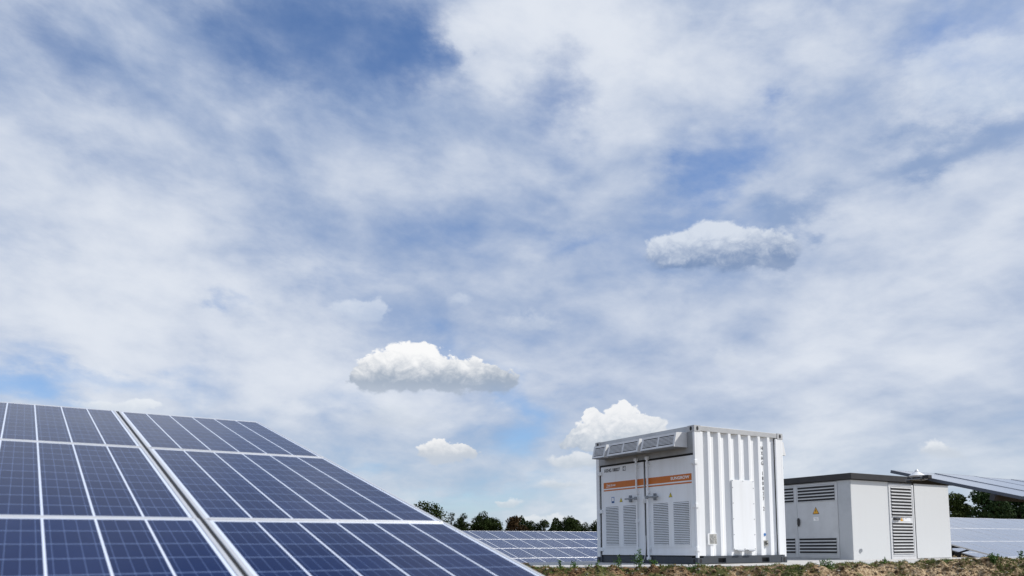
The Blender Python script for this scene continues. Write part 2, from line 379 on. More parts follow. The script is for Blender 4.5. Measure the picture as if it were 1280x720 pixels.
def soil_material():
    m = bpy.data.materials.new('crumbly soil and grass'); m.use_nodes = True
    nt = m.node_tree; b = nt.nodes['Principled BSDF']; X.tree = nt
    t = nt.nodes.new('ShaderNodeTexCoord').outputs['Object']
    s = nt.nodes.new('ShaderNodeSeparateXYZ'); nt.links.new(t, s.inputs[0])
    a = noise(t, 2.2, 8, .65); f = noise(t, 26, 6, .65)
    tanf = sstep(madd(a, .8, madd(X(s.outputs[0]), .075, -.30)), .22, .60)
    c = mixc(sstep(f, .35, .65), (.085, .050, .025), (.27, .175, .095))
    c2 = mixc(sstep(f, .35, .65), (.22, .145, .078), (.60, .475, .315))
    c = mixc(tanf, c, c2)
    c = mixc(sstep(noise(t, 5.5, 7, .68), .47, .60) * .9, c, (.055, .033, .016))
    gr = sstep(noise(t, 1.9, 6, .6), .53, .62)
    c = mixc(gr * .65, c, (.07, .10, .03))
    nt.links.new(c, b.inputs['Base Color']); b.inputs['Roughness'].default_value = .95; b.inputs['Specular IOR Level'].default_value = .1
    bn = nt.nodes.new('ShaderNodeBump'); bn.inputs['Strength'].default_value = .8; bn.inputs['Distance'].default_value = .02
    nt.links.new(f.s, bn.inputs['Height']); nt.links.new(bn.outputs[0], b.inputs['Normal'])
    return m
M['soil'] = soil_material()
tag(g.build('ground', M['soil'], smooth=True), kind='structure')

# concrete pad
pad = [(.35, 13.75), (5.6, 13.75), (9.6, 14.6), (13.2, 18.4), (10.3, 23.8), (6.0, 22.4), (.35, 17.6)]
pb = MB(); pb.prism([(x, y, PAD - .35) for x, y in pad], [(x, y, PAD) for x, y in pad])
tag(pb.build('concrete_pad', M['concrete'], bevel=.015), kind='structure')

# ------------------------------------------------------------------ inverter container
CO = Vector((3.40543, 14.79820, PAD))
LX, LY, HZ = 2.438, 2.991, 2.591
ct = empty('inverter_container', CO, TH)
tag(ct, 'white corrugated steel inverter container with two louvred doors and an orange stripe', 'container')
def casting(x, y, z, fx, fy):
    b = MB(); w, d, h = .162, .178, .118
    x0, x1 = (x, x + w) if fx < 0 else (x - w, x)
    y0, y1 = (y, y + d) if fy < 0 else (y - d, y)
    b.box(x0, x1, y0, y1, z, z + h)
    xf = x0 - .002 if fx < 0 else x1 + .002; yf = y0 - .002 if fy < 0 else y1 + .002
    for k in range(2):                                   # oval holes, dark
        c = Vector(((x0 + x1) / 2, yf, z + h / 2)) if k == 0 else Vector((xf, (y0 + y1) / 2, z + h / 2))
        ax = Vector((1, 0, 0)) if k == 0 else Vector((0, 1, 0)); nn = Vector((0, fy, 0)) if k == 0 else Vector((fx, 0, 0))
        loop = [c + ax * .028 * math.cos(a) + Z * .042 * math.sin(a) for a in np.linspace(0, 2 * math.pi, 14, endpoint=False)]
        b.prism(loop, [p + nn * .001 for p in loop], 1)
    return b
for x, fx in ((-.006, -1), (LX + .006, 1)):
    for y, fy in ((-.006, -1), (LY + .006, 1)):
        casting(x, y, 0, fx, fy).build('corner_casting', [M['dark_rail'], M['dark']], ct)
        casting(x, y, HZ - .118, fx, fy).build('corner_casting', [M['rail'], M['dark']], ct)
for (x0, x1), (y0, y1) in (((0, .05), (0, .05)), ((LX - .05, LX), (0, .05)), ((0, .05), (LY - .10, LY)), ((LX - .05, LX), (LY - .10, LY))):
    b = MB(); b.box(x0, x1, y0, y1, .118, HZ - .118)
    if y0 == 0: b.box(x1, .215, 0, .035, .155, HZ - .118) if x0 == 0 else b.box(2.235, x0, 0, .035, .155, HZ - .118)
    b.build('corner_post', M['white'], ct, .004)
# rails
b = MB(); b.box(.156, LX - .156, .002, .06, HZ - .10, HZ - .004); b.build('top_rail', M['rail'], ct, .004)
b = MB(); b.box(.156, LX - .156, LY - .06, LY, HZ - .10, HZ - .004); b.build('top_rail', M['rail'], ct)
for x0 in (.0, LX - .07):
    b = MB(); b.box(x0, x0 + .07, .172, LY - .172, HZ - .12, HZ - .006); b.build('top_rail', M['rail'], ct, .004)
b = MB(); zb = .152                                      # end sill with two fork pockets
for x0, x1 in ((.156, .53), (.737, 1.727), (1.935, LX - .156)): b.box(x0, x1, .002, .07, .01, zb)
for x0, x1 in ((.53, .737), (1.727, 1.935)):
    b.box(x0, x1, .002, .07, .108, zb); b.box(x0, x1, .002, .07, .01, .022); b.box(x0, x1, .05, .07, .022, .108, 1)
b.build('bottom_rail', [M['dark_rail'], M['dark']], ct)
for x0, x1 in ((.022, .07), (LX - .07, LX - .022)):
    b = MB(); b.box(x0, x1, .172, LY - .172, .008, .140); b.build('bottom_rail', M['dark_rail'], ct)
b = MB(); b.box(.07, LX - .07, LY - .07, LY - .002, .008, zb); b.build('bottom_rail', M['dark_rail'], ct)
b = MB(); b.box(.07, LX - .07, .07, LY - .07, .11, .15); b.build('floor_pan', M['dark_rail'], ct)
b = MB(); b.box(.07, LX - .07, .06, LY - .06, HZ - .04, HZ - .012); b.build('roof', M['white'], ct)
# corrugated end walls
def corrugated(y0, s, x0, x1):
    pitch, prof = .2755, [(0, .056), (.074, .004), (.138, .004), (.206, .056)]
    xs = [(.215, .056)]; x = x0
    while x + .21 < x1:
        xs += [(x + a, d) for a, d in prof]; x += pitch
    xs += [(2.235, .056)]
    b = MB(); k = len(xs); vs = []
    for z in (zb - .002, HZ - .1):
        vs += [(x, y0 + s * d, z) for x, d in xs]
    b.add(vs, [(i, i + 1, k + i + 1, k + i) for i in range(k - 1)])
    vs = [(x, y + s * .004, z) for x, y, z in vs]
    b.add(vs, [(i + 1, i, k + i, k + i + 1) for i in range(k - 1)])
    return b
corrugated(0, 1, .268, 2.22).build('corrugated_wall', M['white'], ct)
corrugated(LY, -1, .268, 2.22).build('corrugated_wall', M['white'], ct)
# header above the doors, seals
for s, x0 in ((-1, .0), (1, LX - .05)):
    b = MB(); b.box(x0 + .004, x0 + .046, .05, LY - .10, 2.075, HZ - .12); b.build('header', M['header'], ct)
    b = MB(); b.box(x0 + (.03 if s < 0 else -.0), x0 + (.05 if s < 0 else .02), .05, LY - .10, .14, 2.075); b.build('seal', M['rubber'], ct)

def louver(door, n0, n1, z0, z1, count, x=0., name='louver'):
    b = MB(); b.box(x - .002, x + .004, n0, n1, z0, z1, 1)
    st = (z1 - z0) / count
    for i in range(count):
        z = z0 + st * i
        b.hexa([(x - .022, n0, z + .002), (x - .003, n0, z + st * .62), (x - .003, n1, z + st * .62), (x - .022, n1, z + .002),
                (x - .022, n0, z + st * .30), (x - .003, n0, z + st * .80), (x - .003, n1, z + st * .80), (x - .022, n1, z + st * .30)])
    return b.build(name, [M['white'], M['dark']], door)
def warn(parent, n, z, s, mface, x=-.004):
    tri = lambda k, xx: [(xx, n + s * .5 * k, z - s * .36 * k), (xx, n - s * .5 * k, z - s * .36 * k), (xx, n, z + s * .56 * k)]
    b = MB(); b.prism(tri(1, x), tri(1, x - .002), 0); b.prism(tri(.78, x - .002), tri(.78, x - .0035), 1)
    b.hexa([(x - .0035, n + s * .05, z - s * .02), (x - .0035, n - s * .03, z - s * .02), (x - .0035, n - s * .02, z + s * .22), (x - .0035, n + s * .08, z + s * .22),
            (x - .005, n + s * .05, z - s * .02), (x - .005, n - s * .03, z - s * .02), (x - .005, n - s * .02, z + s * .22), (x - .005, n + s * .08, z + s * .22)], 0)
    b.hexa([(x - .0035, n, z - s * .22), (x - .0035, n - s * .05, z + s * .02), (x - .0035, n + s * .01, z + s * .02), (x - .0035, n + s * .03, z - s * .02),
            (x - .005, n, z - s * .22), (x - .005, n - s * .05, z + s * .02), (x - .005, n + s * .01, z + s * .02), (x - .005, n + s * .03, z - s * .02)], 0)
    return b.build('warning_sign', [M['ink'], mface], parent)
XD = .010                                                # outer face of the doors
DOORS = [(1.455, 2.835, 1), (.065, 1.405, -1)]
for n0, n1, s in DOORS:
    b = MB(); b.box(XD, XD + .035, n0, n1, .160, 2.035)
    d = b.build('door', M['white'], ct, .006)
    d['label'] = 'left door with serial number' if s > 0 else 'right door with the maker\'s name on its stripe'
    # raised louvre surround
    f0, f1 = (1.650, 2.715) if s > 0 else (.160, 1.227)
    L = ((2.257, 2.679), (1.695, 2.100)) if s > 0 else ((.753, 1.179), (.186, .608))
    b = MB(); x0, x1 = XD - .012, XD - .001
    b.box(x0, x1, f0, f1, 1.172, 1.203); b.box(x0, x1, f0, f1, .320, .362)
    ns = [f1, L[0][1], L[0][0], L[1][1], L[1][0], f0]
    for a, c in ((ns[0], ns[1]), (ns[2], ns[3]), (ns[4], ns[5])): b.box(x0, x1, c, a, .362, 1.172)
    b.build('louver_frame', M['white'], d)
    for a, c in L: louver(d, a, c, .364, 1.170, 24, XD - .003)
    # orange stripe with thin lower line
    a, c = (n0 + .004, 2.745) if s > 0 else (.110, n1 - .004)
    b = MB(); b.box(XD - .003, XD - .0005, a, c, 1.566, 1.694); b.box(XD - .003, XD - .0005, a, c, 1.512, 1.538); b.build('stripe', M['orange'], d)
    # locking bar with brackets and handle
    nb = 1.634 if s > 0 else 1.298
    b = MB(); b.cyl((-.034, nb, .06), (-.034, nb, 2.12), .019, k=12)
    for z in (.30, .85, 1.42, 1.95): b.box(-.05, XD + .002, nb - .03, nb + .03, z - .03, z + .03)
    for z in (.10, 2.09): b.box(-.062, -.004, nb - .035, nb + .035, z - .03, z + .03)
    b.build('locking_bar', M['white'], d, .003)
    h = MB(); e = nb + s * .33
    h.bar((-.06, nb, 1.305), (-.06, e, 1.305 - .0), .028, .03); h.box(-.075, -.045, nb - .03, nb + .03, 1.275, 1.335)
    m_ = nb + s * .20; h.box(-.06, XD, m_ - .012, m_ + .012, 1.235, 1.375); h.cyl((-.075, m_, 1.30), (-.05, m_, 1.30), .026, k=12)
    h.build('handle', M['galv'], d, .003)
    for z in (1.90, 1.085, .28):
        b = MB()
        if s > 0: b.box(-.022, XD + .002, 2.79, 2.925, z - .038, z + .038); b.cyl((-.022, 2.868, z - .05), (-.022, 2.868, z + .05), .016)
        else: b.box(-.022, XD + .002, .0, .105, z - .032, z + .032); b.box(-.018, .055, -.014, -.001, z - .04, z + .04); b.cyl((-.020, .01, z - .045), (-.020, .01, z + .045), .012)
        b.build('hinge', M['white'], d, .003)
    if s > 0:
        warn(d, 2.175, 1.295, .10, M['yellow'], XD)
        b = MB(); b.box(XD - .003, XD - .0005, 2.395, 2.485, 1.25, 1.378, 0); b.box(XD - .005, XD - .0031, 2.408, 2.472, 1.29, 1.365, 1); b.box(XD - .005, XD - .0031, 2.42, 2.46, 1.257, 1.28, 2)
        b.build('sticker', [M['blue'], M['wlet'], M['ink']], d)
        lettering('HXHG 180027', .098, (XD - .001, 2.716, 1.915), ROT_D, M['ink'], d, sx=.85, bold=.0025)
        lettering('2', .098, (XD - .001, 2.085, 1.915), ROT_D, M['ink'], d, sx=.85)
        b = MB()
        for a0, a1, z0, z1 in ((2.01, 2.10, 1.990, 1.998), (2.01, 2.10, 1.903, 1.911), (2.01, 2.018, 1.911, 1.990), (2.092, 2.10, 1.911, 1.990)): b.box(XD - .003, XD - .0005, a0, a1, z0, z1)
        b.build('number_box', M['ink'], d)
        lettering('Total Access', .062, (XD - .0035, 2.655, 1.612), ROT_D, M['wlet'], d, shear=.3, sx=.95, bold=.001)
        b = MB(); b.prism([(XD - .0032, 2.655, 1.588), (XD - .0032, 2.42, 1.600), (XD - .0032, 2.655, 1.598)], [(XD - .0045, 2.655, 1.588), (XD - .0045, 2.42, 1.600), (XD - .0045, 2.655, 1.598)]); b.build('swash', M['wlet'], d)
    else:
        warn(d, .69, 1.312, .10, M['yellow'], XD)
        lettering('SUNGROW', .078, (XD - .0035, .672, 1.607), ROT_D, M['wlet'], d, sx=1.25, bold=.002)
b = MB(); b.box(XD - .045, XD + .01, 1.40, 1.475, 1.20, 1.335); b.box(XD - .06, XD - .045, 1.42, 1.455, 1.22, 1.29); b.build('lock_box', M['white'], ct, .006)
# rear doors (plain) and hoods on both long sides
for n0, n1 in ((1.455, 2.835), (.065, 1.405)):
    b = MB(); b.box(LX - .045, LX - .010, n0, n1, .160, 2.035); d = b.build('door', M['white'], ct)
    for z in (1.90, 1.085, .28):
        h = MB(); h.box(LX - .012, LX + .022, n0 - .05 if n0 < 1 else n1 - .02, n0 + .03 if n0 < 1 else n1 + .08, z - .03, z + .03); h.build('hinge', M['galv'], d)
def hood(side, n0, n1, cols):
    # side -1: faces -x at x=0, side +1: faces +x at x=LX
    x = (lambda d: -d) if side < 0 else (lambda d: LX + d)
    zt, z0 = 2.462, 2.188; db, dt = .335, .265
    b = MB()
    # shell: end plates, top, bottom, face border
    def plate(n):
        a = [(x(0), n, z0), (x(db), n, z0), (x(dt), n, zt), (x(0), n, zt + .012)]; return a
    for n in (n0, n1 - .012): b.prism(plate(n), [(p[0], p[1] + .012, p[2]) for p in plate(n)], 0)
    b.prism([(x(0), n0 + .012, zt + .012), (x(dt), n0 + .012, zt), (x(dt), n0 + .012, zt - .01), (x(0), n0 + .012, zt)], [(x(0), n1 - .012, zt + .012), (x(dt), n1 - .012, zt), (x(dt), n1 - .012, zt - .01), (x(0), n1 - .012, zt)], 0)
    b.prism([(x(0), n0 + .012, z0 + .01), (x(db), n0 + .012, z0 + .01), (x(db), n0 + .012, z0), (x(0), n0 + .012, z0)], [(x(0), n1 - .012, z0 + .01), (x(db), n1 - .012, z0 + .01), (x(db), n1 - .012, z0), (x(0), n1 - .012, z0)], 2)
    h = b.build('vent_hood', [M['hood'], M['dark'], M['hood_under']], ct)
    # grille on the slanted face
    gb = MB()
    P_ = lambda n, t, o=0.: (x(db + (dt - db) * t + o), n, z0 + .01 + (zt - z0 - .02) * t)
    def quad(a, c, t0, t1, o0, o1, m): gb.hexa([P_(a, t0, o0), P_(c, t0, o0), P_(c, t0, o1), P_(a, t0, o1), P_(a, t1, o0), P_(c, t1, o0), P_(c, t1, o1), P_(a, t1, o1)], m)
    a, c = n0 + .012, n1 - .012
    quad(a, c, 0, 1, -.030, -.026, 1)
    quad(a, c, 0, .15, -.012, 0, 0); quad(a, c, .86, 1, -.012, 0, 0)
    ws = [a + (c - a) * i / cols for i in range(cols + 1)]
    for i, w in enumerate(ws):
        lo, hi = (w, w + .035) if i == 0 else (w - .035, w) if i == cols else (w - .018, w + .018)
        quad(lo, hi, .15, .86, -.012, 0, 0)
    ns = 7
    for k in range(1, ns):
        t = .15 + .71 * k / ns
        quad(a + .035, c - .035, t - .027, t + .029, -.016, -.002, 0)
    gb.build('grille', [M['hood'], M['dark']], h)
for side in (-1, 1):
    for n0, n1, cols in ((.195, 1.150, 2), (1.240, 2.195, 2), (2.285, 2.700, 1)): hood(side, n0, n1, cols)
    xx = (lambda d: -d) if side < 0 else (lambda d: LX + d)
    for a, c in ((1.150, 1.240), (2.195, 2.285)):
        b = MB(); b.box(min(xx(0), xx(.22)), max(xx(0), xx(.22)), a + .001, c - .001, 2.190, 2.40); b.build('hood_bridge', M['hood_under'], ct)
# fittings on the corrugated end
b = MB(); b.box(.930, 1.530, -.022, -.004, .262, 1.600)
for z in (.275, .55, .85, 1.15, 1.45, 1.585):
    for x in (.945, 1.515): b.cyl((x, -.022, z), (x, -.028, z), .010, k=8, m=1)
for z in (.28, 1.582): b.cyl((1.23, -.022, z), (1.23, -.028, z), .010, k=8, m=1)
ap = b.build('access_panel', [M['white'], M['galv']], ct, .003)
b = MB()
for x0 in (1.005, 1.295): b.hexa([(x0, -.075, .235), (x0 + .17, -.075, .235), (x0 + .17, -.004, .262), (x0, -.004, .262), (x0, -.075, .243), (x0 + .17, -.075, .243), (x0 + .17, -.004, .275), (x0, -.004, .275)])
b.build('drip_lip', M['galv'], ap)
b = MB(); b.box(.27, .50, -.008, .0035, .36, .57, 1); b.box(.31, .492, -.010, -.008, .375, .558, 0)
for k in range(7):
    z = .54 - k * .024; b.box(.32, .32 + .14 * (.6 + .4 * random.random()), -.0115, -.010, z - .006, z, 2)
b.build('data_plate', [M['plate'], M['white'], M['galv']], ct)
b = MB(); b.cyl((1.885, .055, .555), (1.885, .046, .555), .030, k=6); b.build('blue_mark', M['blue'], ct)
b = MB(); b.box(1.845, 1.94, .020, .057, .335, .44, 0); b.box(1.855, 1.89, .016, .0199, .35, .43, 1); b.box(1.90, 1.93, .016, .0199, .365, .385, 1); b.cyl((1.962, .034, .0), (1.962, .034, .36), .007, k=8, m=2); b.build('socket_box', [M['plate'], M['ink'], M['wlet']], ct)
for i, chh in enumerate('HXHG 180027 2'):
    if chh != ' ': lettering(chh, .105, (1.886, .0535, 2.235 - i * .1005), ROT_E, M['ink'], ct, sx=.8, align='CENTER')
b = MB(); pts = [Vector((-.045, 1.36, .55)), Vector((-.05, 1.37, .3)), Vector((-.05, 1.40, .12)), Vector((-.06, 1.44, .03)), Vector((-.08, 1.52, .008)), Vector((-.12, 1.62, .006))]
for p, q_ in zip(pts, pts[1:]): b.cyl(p, q_, .007, k=6)
b.build('cable', M['wlet'], ct)

# ------------------------------------------------------------------ transformer substation
BO = Vector((7.785, 18.365, PAD))
bl = empty('transformer_substation', BO, TH)
tag(bl, 'low pale grey rendered transformer kiosk with dark flat roof and louvred steel doors', 'substation')
BX, BY, BH = 3.95, 2.75, 1.842
b = MB(); b.box(.01, BX, .015, BY, 0, BH - .005); b.build('core', M['stucco_shade'], bl)
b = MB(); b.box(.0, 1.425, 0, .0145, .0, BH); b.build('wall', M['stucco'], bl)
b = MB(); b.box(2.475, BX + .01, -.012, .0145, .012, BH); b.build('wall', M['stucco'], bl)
b = MB(); b.box(-.004, .0095, .0, .345, .0, BH); b.build('wall', M['stucco_shade'], bl)
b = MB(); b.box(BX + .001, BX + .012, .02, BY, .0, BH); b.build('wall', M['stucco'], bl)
b = MB(); b.box(2.432, 2.470, -.003, .014, .02, BH); b.build('joint', M['rubber'], bl)
b = MB(); b.box(-.07, 2.43, -.075, BY + .06, BH + .012, BH + .150); b.build('roof', M['roof'], bl, .006)
b = MB(); b.box(2.434, BX + .07, -.055, BY + .06, BH + .010, BH + .135); b.build('roof', M['roof_black'], bl, .006)  # right roof piece coloured black to stand in for shadow
b = MB(); b.box(-.03, BX + .03, -.03, BY, BH - .004, BH + .011); b.build('roof_seal', M['roof_black'], bl)
def slats(o, axis_, a0, a1, z0, z1, count, depth, pm, name='louver'):
    b = MB(); st = (z1 - z0) / count
    def bx(d0, d1, a, c, z, w, m):
        b.box(d0, d1, a, c, z, w, m) if axis_ == 'y' else b.box(a, c, d0, d1, z, w, m)
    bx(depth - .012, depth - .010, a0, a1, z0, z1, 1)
    for i in range(count + 1):
        z = z0 + st * i
        lo, hi = max(z - st * .20, z0), min(z + st * .20, z1)
        p = [(depth - .026, lo), (depth - .013, lo + .008), (depth - .013, hi), (depth - .026, hi - .006)]
        if axis_ == 'y': b.prism([(d, a0, z_) for d, z_ in p], [(d, a1, z_) for d, z_ in p])
        else: b.prism([(a0, d, z_) for d, z_ in p], [(a1, d, z_) for d, z_ in p])
    return b.build(name, [pm, M['dark']], o)
# doors on the shaded side (faces -x), shade put into their grey
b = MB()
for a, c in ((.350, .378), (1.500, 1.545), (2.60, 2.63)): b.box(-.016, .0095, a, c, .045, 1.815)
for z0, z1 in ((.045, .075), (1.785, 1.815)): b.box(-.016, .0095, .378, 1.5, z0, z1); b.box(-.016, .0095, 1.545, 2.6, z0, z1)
b.build('door_frame', M['door_shade'], bl)
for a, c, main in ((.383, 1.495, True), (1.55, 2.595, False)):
    b = MB(); b.box(-.012, .0095, a, c, .080, 1.780); d = b.build('door', M['door_shade'], bl, .003)
    slats(d, 'y', a + .035, c - .035, 1.385, 1.760, 5, -.004, M['door_shade']); slats(d, 'y', a + .035, c - .035, .135, .520, 5, -.004, M['door_shade'])
    if main:
        warn(d, .955, 1.15, .19, M['amber'], -.012)
        b = MB(); b.box(-.014, -.0122, .89, 1.03, .925, 1.005, 0)
        for k, z in enumerate((.985, .965, .945)): b.box(-.0155, -.0141, .91, 1.01 - .02 * k, z - .004, z + .003, 1)
        b.build('notice', [M['wlet'], M['galv']], d)
        b = MB(); b.box(-.035, -.0122, 1.435, 1.48, .80, 1.0); b.box(-.062, -.036, 1.405, 1.475, .84, .97); b.build('handle', M['ink'], d, .006)
# pale louvred door on the sunny side (faces -y)
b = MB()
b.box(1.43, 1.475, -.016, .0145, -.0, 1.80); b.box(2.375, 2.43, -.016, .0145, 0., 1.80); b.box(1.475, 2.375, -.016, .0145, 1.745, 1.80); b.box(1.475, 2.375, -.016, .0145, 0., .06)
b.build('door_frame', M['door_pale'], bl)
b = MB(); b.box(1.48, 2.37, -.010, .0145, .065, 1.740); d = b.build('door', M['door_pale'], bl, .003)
slats(d, 'x', 1.515, 2.335, 1.015, 1.715, 9, -.003, M['door_pale']); slats(d, 'x', 1.515, 2.335, .125, .875, 10, -.003, M['door_pale'])
b = MB(); b.box(1.56, 1.80, -.05, -.0102, .93, .985); b.box(1.60, 1.70, -.07, -.05, .94, .975); b.build('handle', M['ink'], d, .005)
b = MB(); t_ = lambda k, yy: [(1.905 - .055 * k, yy, .95 - .04 * k), (1.905 + .055 * k, yy, .95 - .04 * k), (1.905, yy, .95 + .055 * k)]
b.prism(t_(1, -.0105), t_(1, -.012)); b.box(1.899, 1.911, -.0128, -.0121, .925, .972, 1); b.build('warning_sign', [M['amber'], M['ink']], d)
b = MB(); b.box(1.99, 2.26, -.0125, -.0105, .905, 1.0); b.box(2.03, 2.10, -.0138, -.0126, .965, .975, 1); b.build('notice', [M['wlet'], M['galv']], d)
b = MB(); b.cyl((.27, 0, .215), (.27, -.018, .215), .048, k=18, m=0); b.cyl((.27, -.018, .215), (.27, -.020, .215), .036, k=18, m=1); b.build('cable_port', [M['steel'], M['galv']], bl)

# ------------------------------------------------------------------ solar tables
PW, PH, GAPX, GAPY = .996, 1.652, .016, .020
def module_meshes():
    f = MB(); w, h, l, d = PW, PH, .017, .040
    f.box(0, l, 0, h, -d, 0); f.box(w - l, w, 0, h, -d, 0); f.box(l, w - l, 0, l, -d, 0); f.box(l, w - l, h - l, h, -d, 0)
    c = MB(); c.box(l - .002, w - l + .002, l - .002, h - l + .002, -.0075, -.0025)
    return f, c
proto = None; GM = {}
def glass_mesh(kind):
    if kind not in GM:
        GM[kind] = bpy.data.meshes['cell_glass'] if kind == 'cells' else bpy.data.meshes['cell_glass'].copy()
        GM[kind].materials[0] = M[kind]
    return GM[kind]
def table(top_left, cols, rows, label, group, purlin_out=.04, rafter_at=(.9,), cat='solar table', yaw=0., glass='cells', seal=False, frame=None):  # seal: adds black strips imitating shade between the columns
    """top_left: the upper corner at the row's west end (module surface); modules run along +u and down the slope"""
    global proto
    rz = TH + yaw
    base = Vector((top_left.x, top_left.y, 0)) 
    t = empty('solar_table', base, rz); tag(t, label, cat, group)
    zt = top_left.z
    cs, sn = math.cos(TILT), math.sin(TILT)
    SL = lambda x, s, o=0.: Vector((x, -s * cs - o * sn, zt - s * sn + o * cs))   # s: metres down the slope, o: along the normal
    first = None
    for c in range(cols):
        for r_ in range(rows):
            if proto is None:
                f, g_ = module_meshes()
                mo = f.build('solar_module', M['alu'], None); bv = mo.modifiers.new('bevel', 'BEVEL'); bv.width = .002; bv.segments = 1
                gl = g_.build('cell_glass', M['cells'], mo); proto = mo
            else:
                mo = proto.copy(); COL.objects.link(mo); gl = proto.children[0].copy(); COL.objects.link(gl); gl.parent = mo
            gl.data = glass_mesh(glass)
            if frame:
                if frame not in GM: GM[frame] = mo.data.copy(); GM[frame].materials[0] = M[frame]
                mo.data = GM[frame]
            mo.parent = t
            mo.location = SL(c * (PW + GAPX), (r_ + 1) * PH + r_ * GAPY); mo.rotation_euler = (TILT + rng.normal() * R(.10), rng.normal() * R(.10), rng.normal() * R(.04))
    Ln = cols * (PW + GAPX) - GAPX; Sl = rows * (PH + GAPY) - GAPY
    for r_ in range(rows):
        for q_ in (.30, 1.36):
            s = r_ * (PH + GAPY) + q_
            b = MB(); b.bar(SL(-purlin_out, s, -.078), SL(Ln + purlin_out, s, -.078), .055, .070, up=SL(0, 0, 1) - SL(0, 0, 0)); b.build('purlin', M['beam'], t)
    xs = [rafter_at[0]]
    while xs[-1] + 2.6 < Ln - .3: xs.append(xs[-1] + 2.6)
    for x in xs:
        b = MB(); b.bar(SL(x, .15, -.175), SL(x, Sl - .15, -.175), .06, .11, up=SL(0, 0, 1) - SL(0, 0, 0)); b.build('rafter', M['beam'], t)
        for s in (1.35, Sl - 1.35):
            p = SL(x, s, -.23); b = MB(); b.bar((p.x, p.y, -.3), (p.x, p.y, p.z), .07, .1, up=(0, 1, 0)); b.build('post', M['beam'], t)
        p, q_ = SL(x + .05, 1.35, -.23), SL(x + .05, 2.7, -.23)
        b = MB(); b.bar((p.x, p.y, p.z - .75), q_, .05, .05, up=(1, 0, 0)); b.build('brace', M['beam'], t)
    if seal:                                             # black strips standing in for the shade in the gaps between columns
        for c in range(1, cols):
            x = c * (PW + GAPX) - GAPX / 2; b = MB(); b.bar(SL(x, .0, -.012), SL(x, Sl, -.012), GAPX - .0015, .018, up=SL(0, 0, 1) - SL(0, 0, 0)); b.build('gap_shade', M['rubber'], t)
    return t
T = Vector((-1.98568, 6.21489, .99287 + EYE))            # upper right corner of the nearest table
GRP = 'tilted solar tables in rows'
COLS_A = 6
tl = T - U * (COLS_A * (PW + GAPX) - GAPX)
table(tl, COLS_A, 4, 'nearest solar table, dark blue modules sloping up across the lower left corner', GRP, purlin_out=-.02, seal=True)
Tn = T.dot(N); Tu = T.dot(U)
def at(u, n, z): return U * u + N * n + Z * z
table(at(Tu + 8.22, Tn - .01, T.z - .005), 4, 4, 'solar table seen edge-on at right, jutting in front of the transformer kiosk', GRP, rafter_at=(2.8,), glass='cells_plain', frame='alu_shade')
table(at(Tu + 21.0, Tn + 10.0, T.z - .01), 12, 4, 'pale reflective solar table behind the kiosk with its end strut visible', GRP, rafter_at=(1.3,), glass='cells_plain')
table(at(Tu + 37.0, Tn + 19.9, T.z - .05), 22, 4, 'distant solar table glimpsed under the end of the table behind the kiosk', GRP, glass='cells_plain')
table(at(Tu + 15.7, 36 - .60 * math.cos(TILT), T.z - .60 * math.sin(TILT)), 24, 4, 'distant grey-blue solar table between the nearest table and the container', GRP, yaw=R(-.35), glass='cells_mid')

# irradiance sensor on the edge of the right-hand table
TB = at(Tu + 8.22, Tn - .01, T.z - .005)
upS = N * math.cos(TILT) + Z * math.sin(TILT); nS = -N * math.sin(TILT) + Z * math.cos(TILT)
pS = TB - upS * .42 - U * .02
se = empty('irradiance_sensor', pS, TH); tag(se, 'small white domed irradiance sensor on a metal bracket at the table edge', 'sensor')
b = MB(); b.box(-.16, .10, -.10, .10, -.055, -.045); b.cyl((-.07, -.06, -.07), (-.07, -.06, .0), .008, k=8); b.cyl((-.07, .06, -.07), (-.07, .06, .0), .008, k=8); b.build('bracket', M['galv'], se)
b = MB(); b.cyl((-.06, 0, -.02), (-.06, 0, .0), .075, .095, k=24); b.cyl((-.06, 0, .0), (-.06, 0, .045), .095, .035, k=24); b.build('sun_shield', M['sensor'], se)
b = MB(); b.cyl((-.06, 0, .045), (-.06, 0, .062), .024, .024, k=18); b.cyl((-.06, 0, .062), (-.06, 0, .078), .024, .012, k=18); b.build('dome', M['sensor'], se)
b = MB(); b.box(-.13, -.05, -.19, -.11, -.05, -.005); b.build('junction_box', M['ink'], se, .005)

# ------------------------------------------------------------------ trees
def leaf_material(name, a, b_):
    m = bpy.data.materials.new(name); m.use_nodes = True; nt = m.node_tree; X.tree = nt
    p = nt.nodes['Principled BSDF']; p.inputs['Roughness'].default_value = .7; p.inputs['Specular IOR Level'].default_value = .08
    t = nt.nodes.new('ShaderNodeTexCoord').outputs['Object']
    f = noise(t, 1.1, 4, .6); g_ = noise(t, 9., 2, .6)
    nt.links.new(mixc(sstep(madd(f, .6, g_ * .4), .38, .62), a, b_), p.inputs['Base Color'])
    return m
M['leaf_dark'] = leaf_material('dark oak leaves', (.012, .021, .005), (.032, .050, .011))
M['leaf_brown'] = leaf_material('browning leaves', (.026, .016, .007), (.060, .036, .014))
M['leaf_green'] = leaf_material('green leaves', (.014, .032, .012), (.046, .080, .028))
M['leaf_olive'] = leaf_material('olive leaves', (.020, .036, .009), (.062, .086, .022))
M['bark'] = mat('bark', (.06, .048, .036), .9, 0, .4, 5, .6, 18)
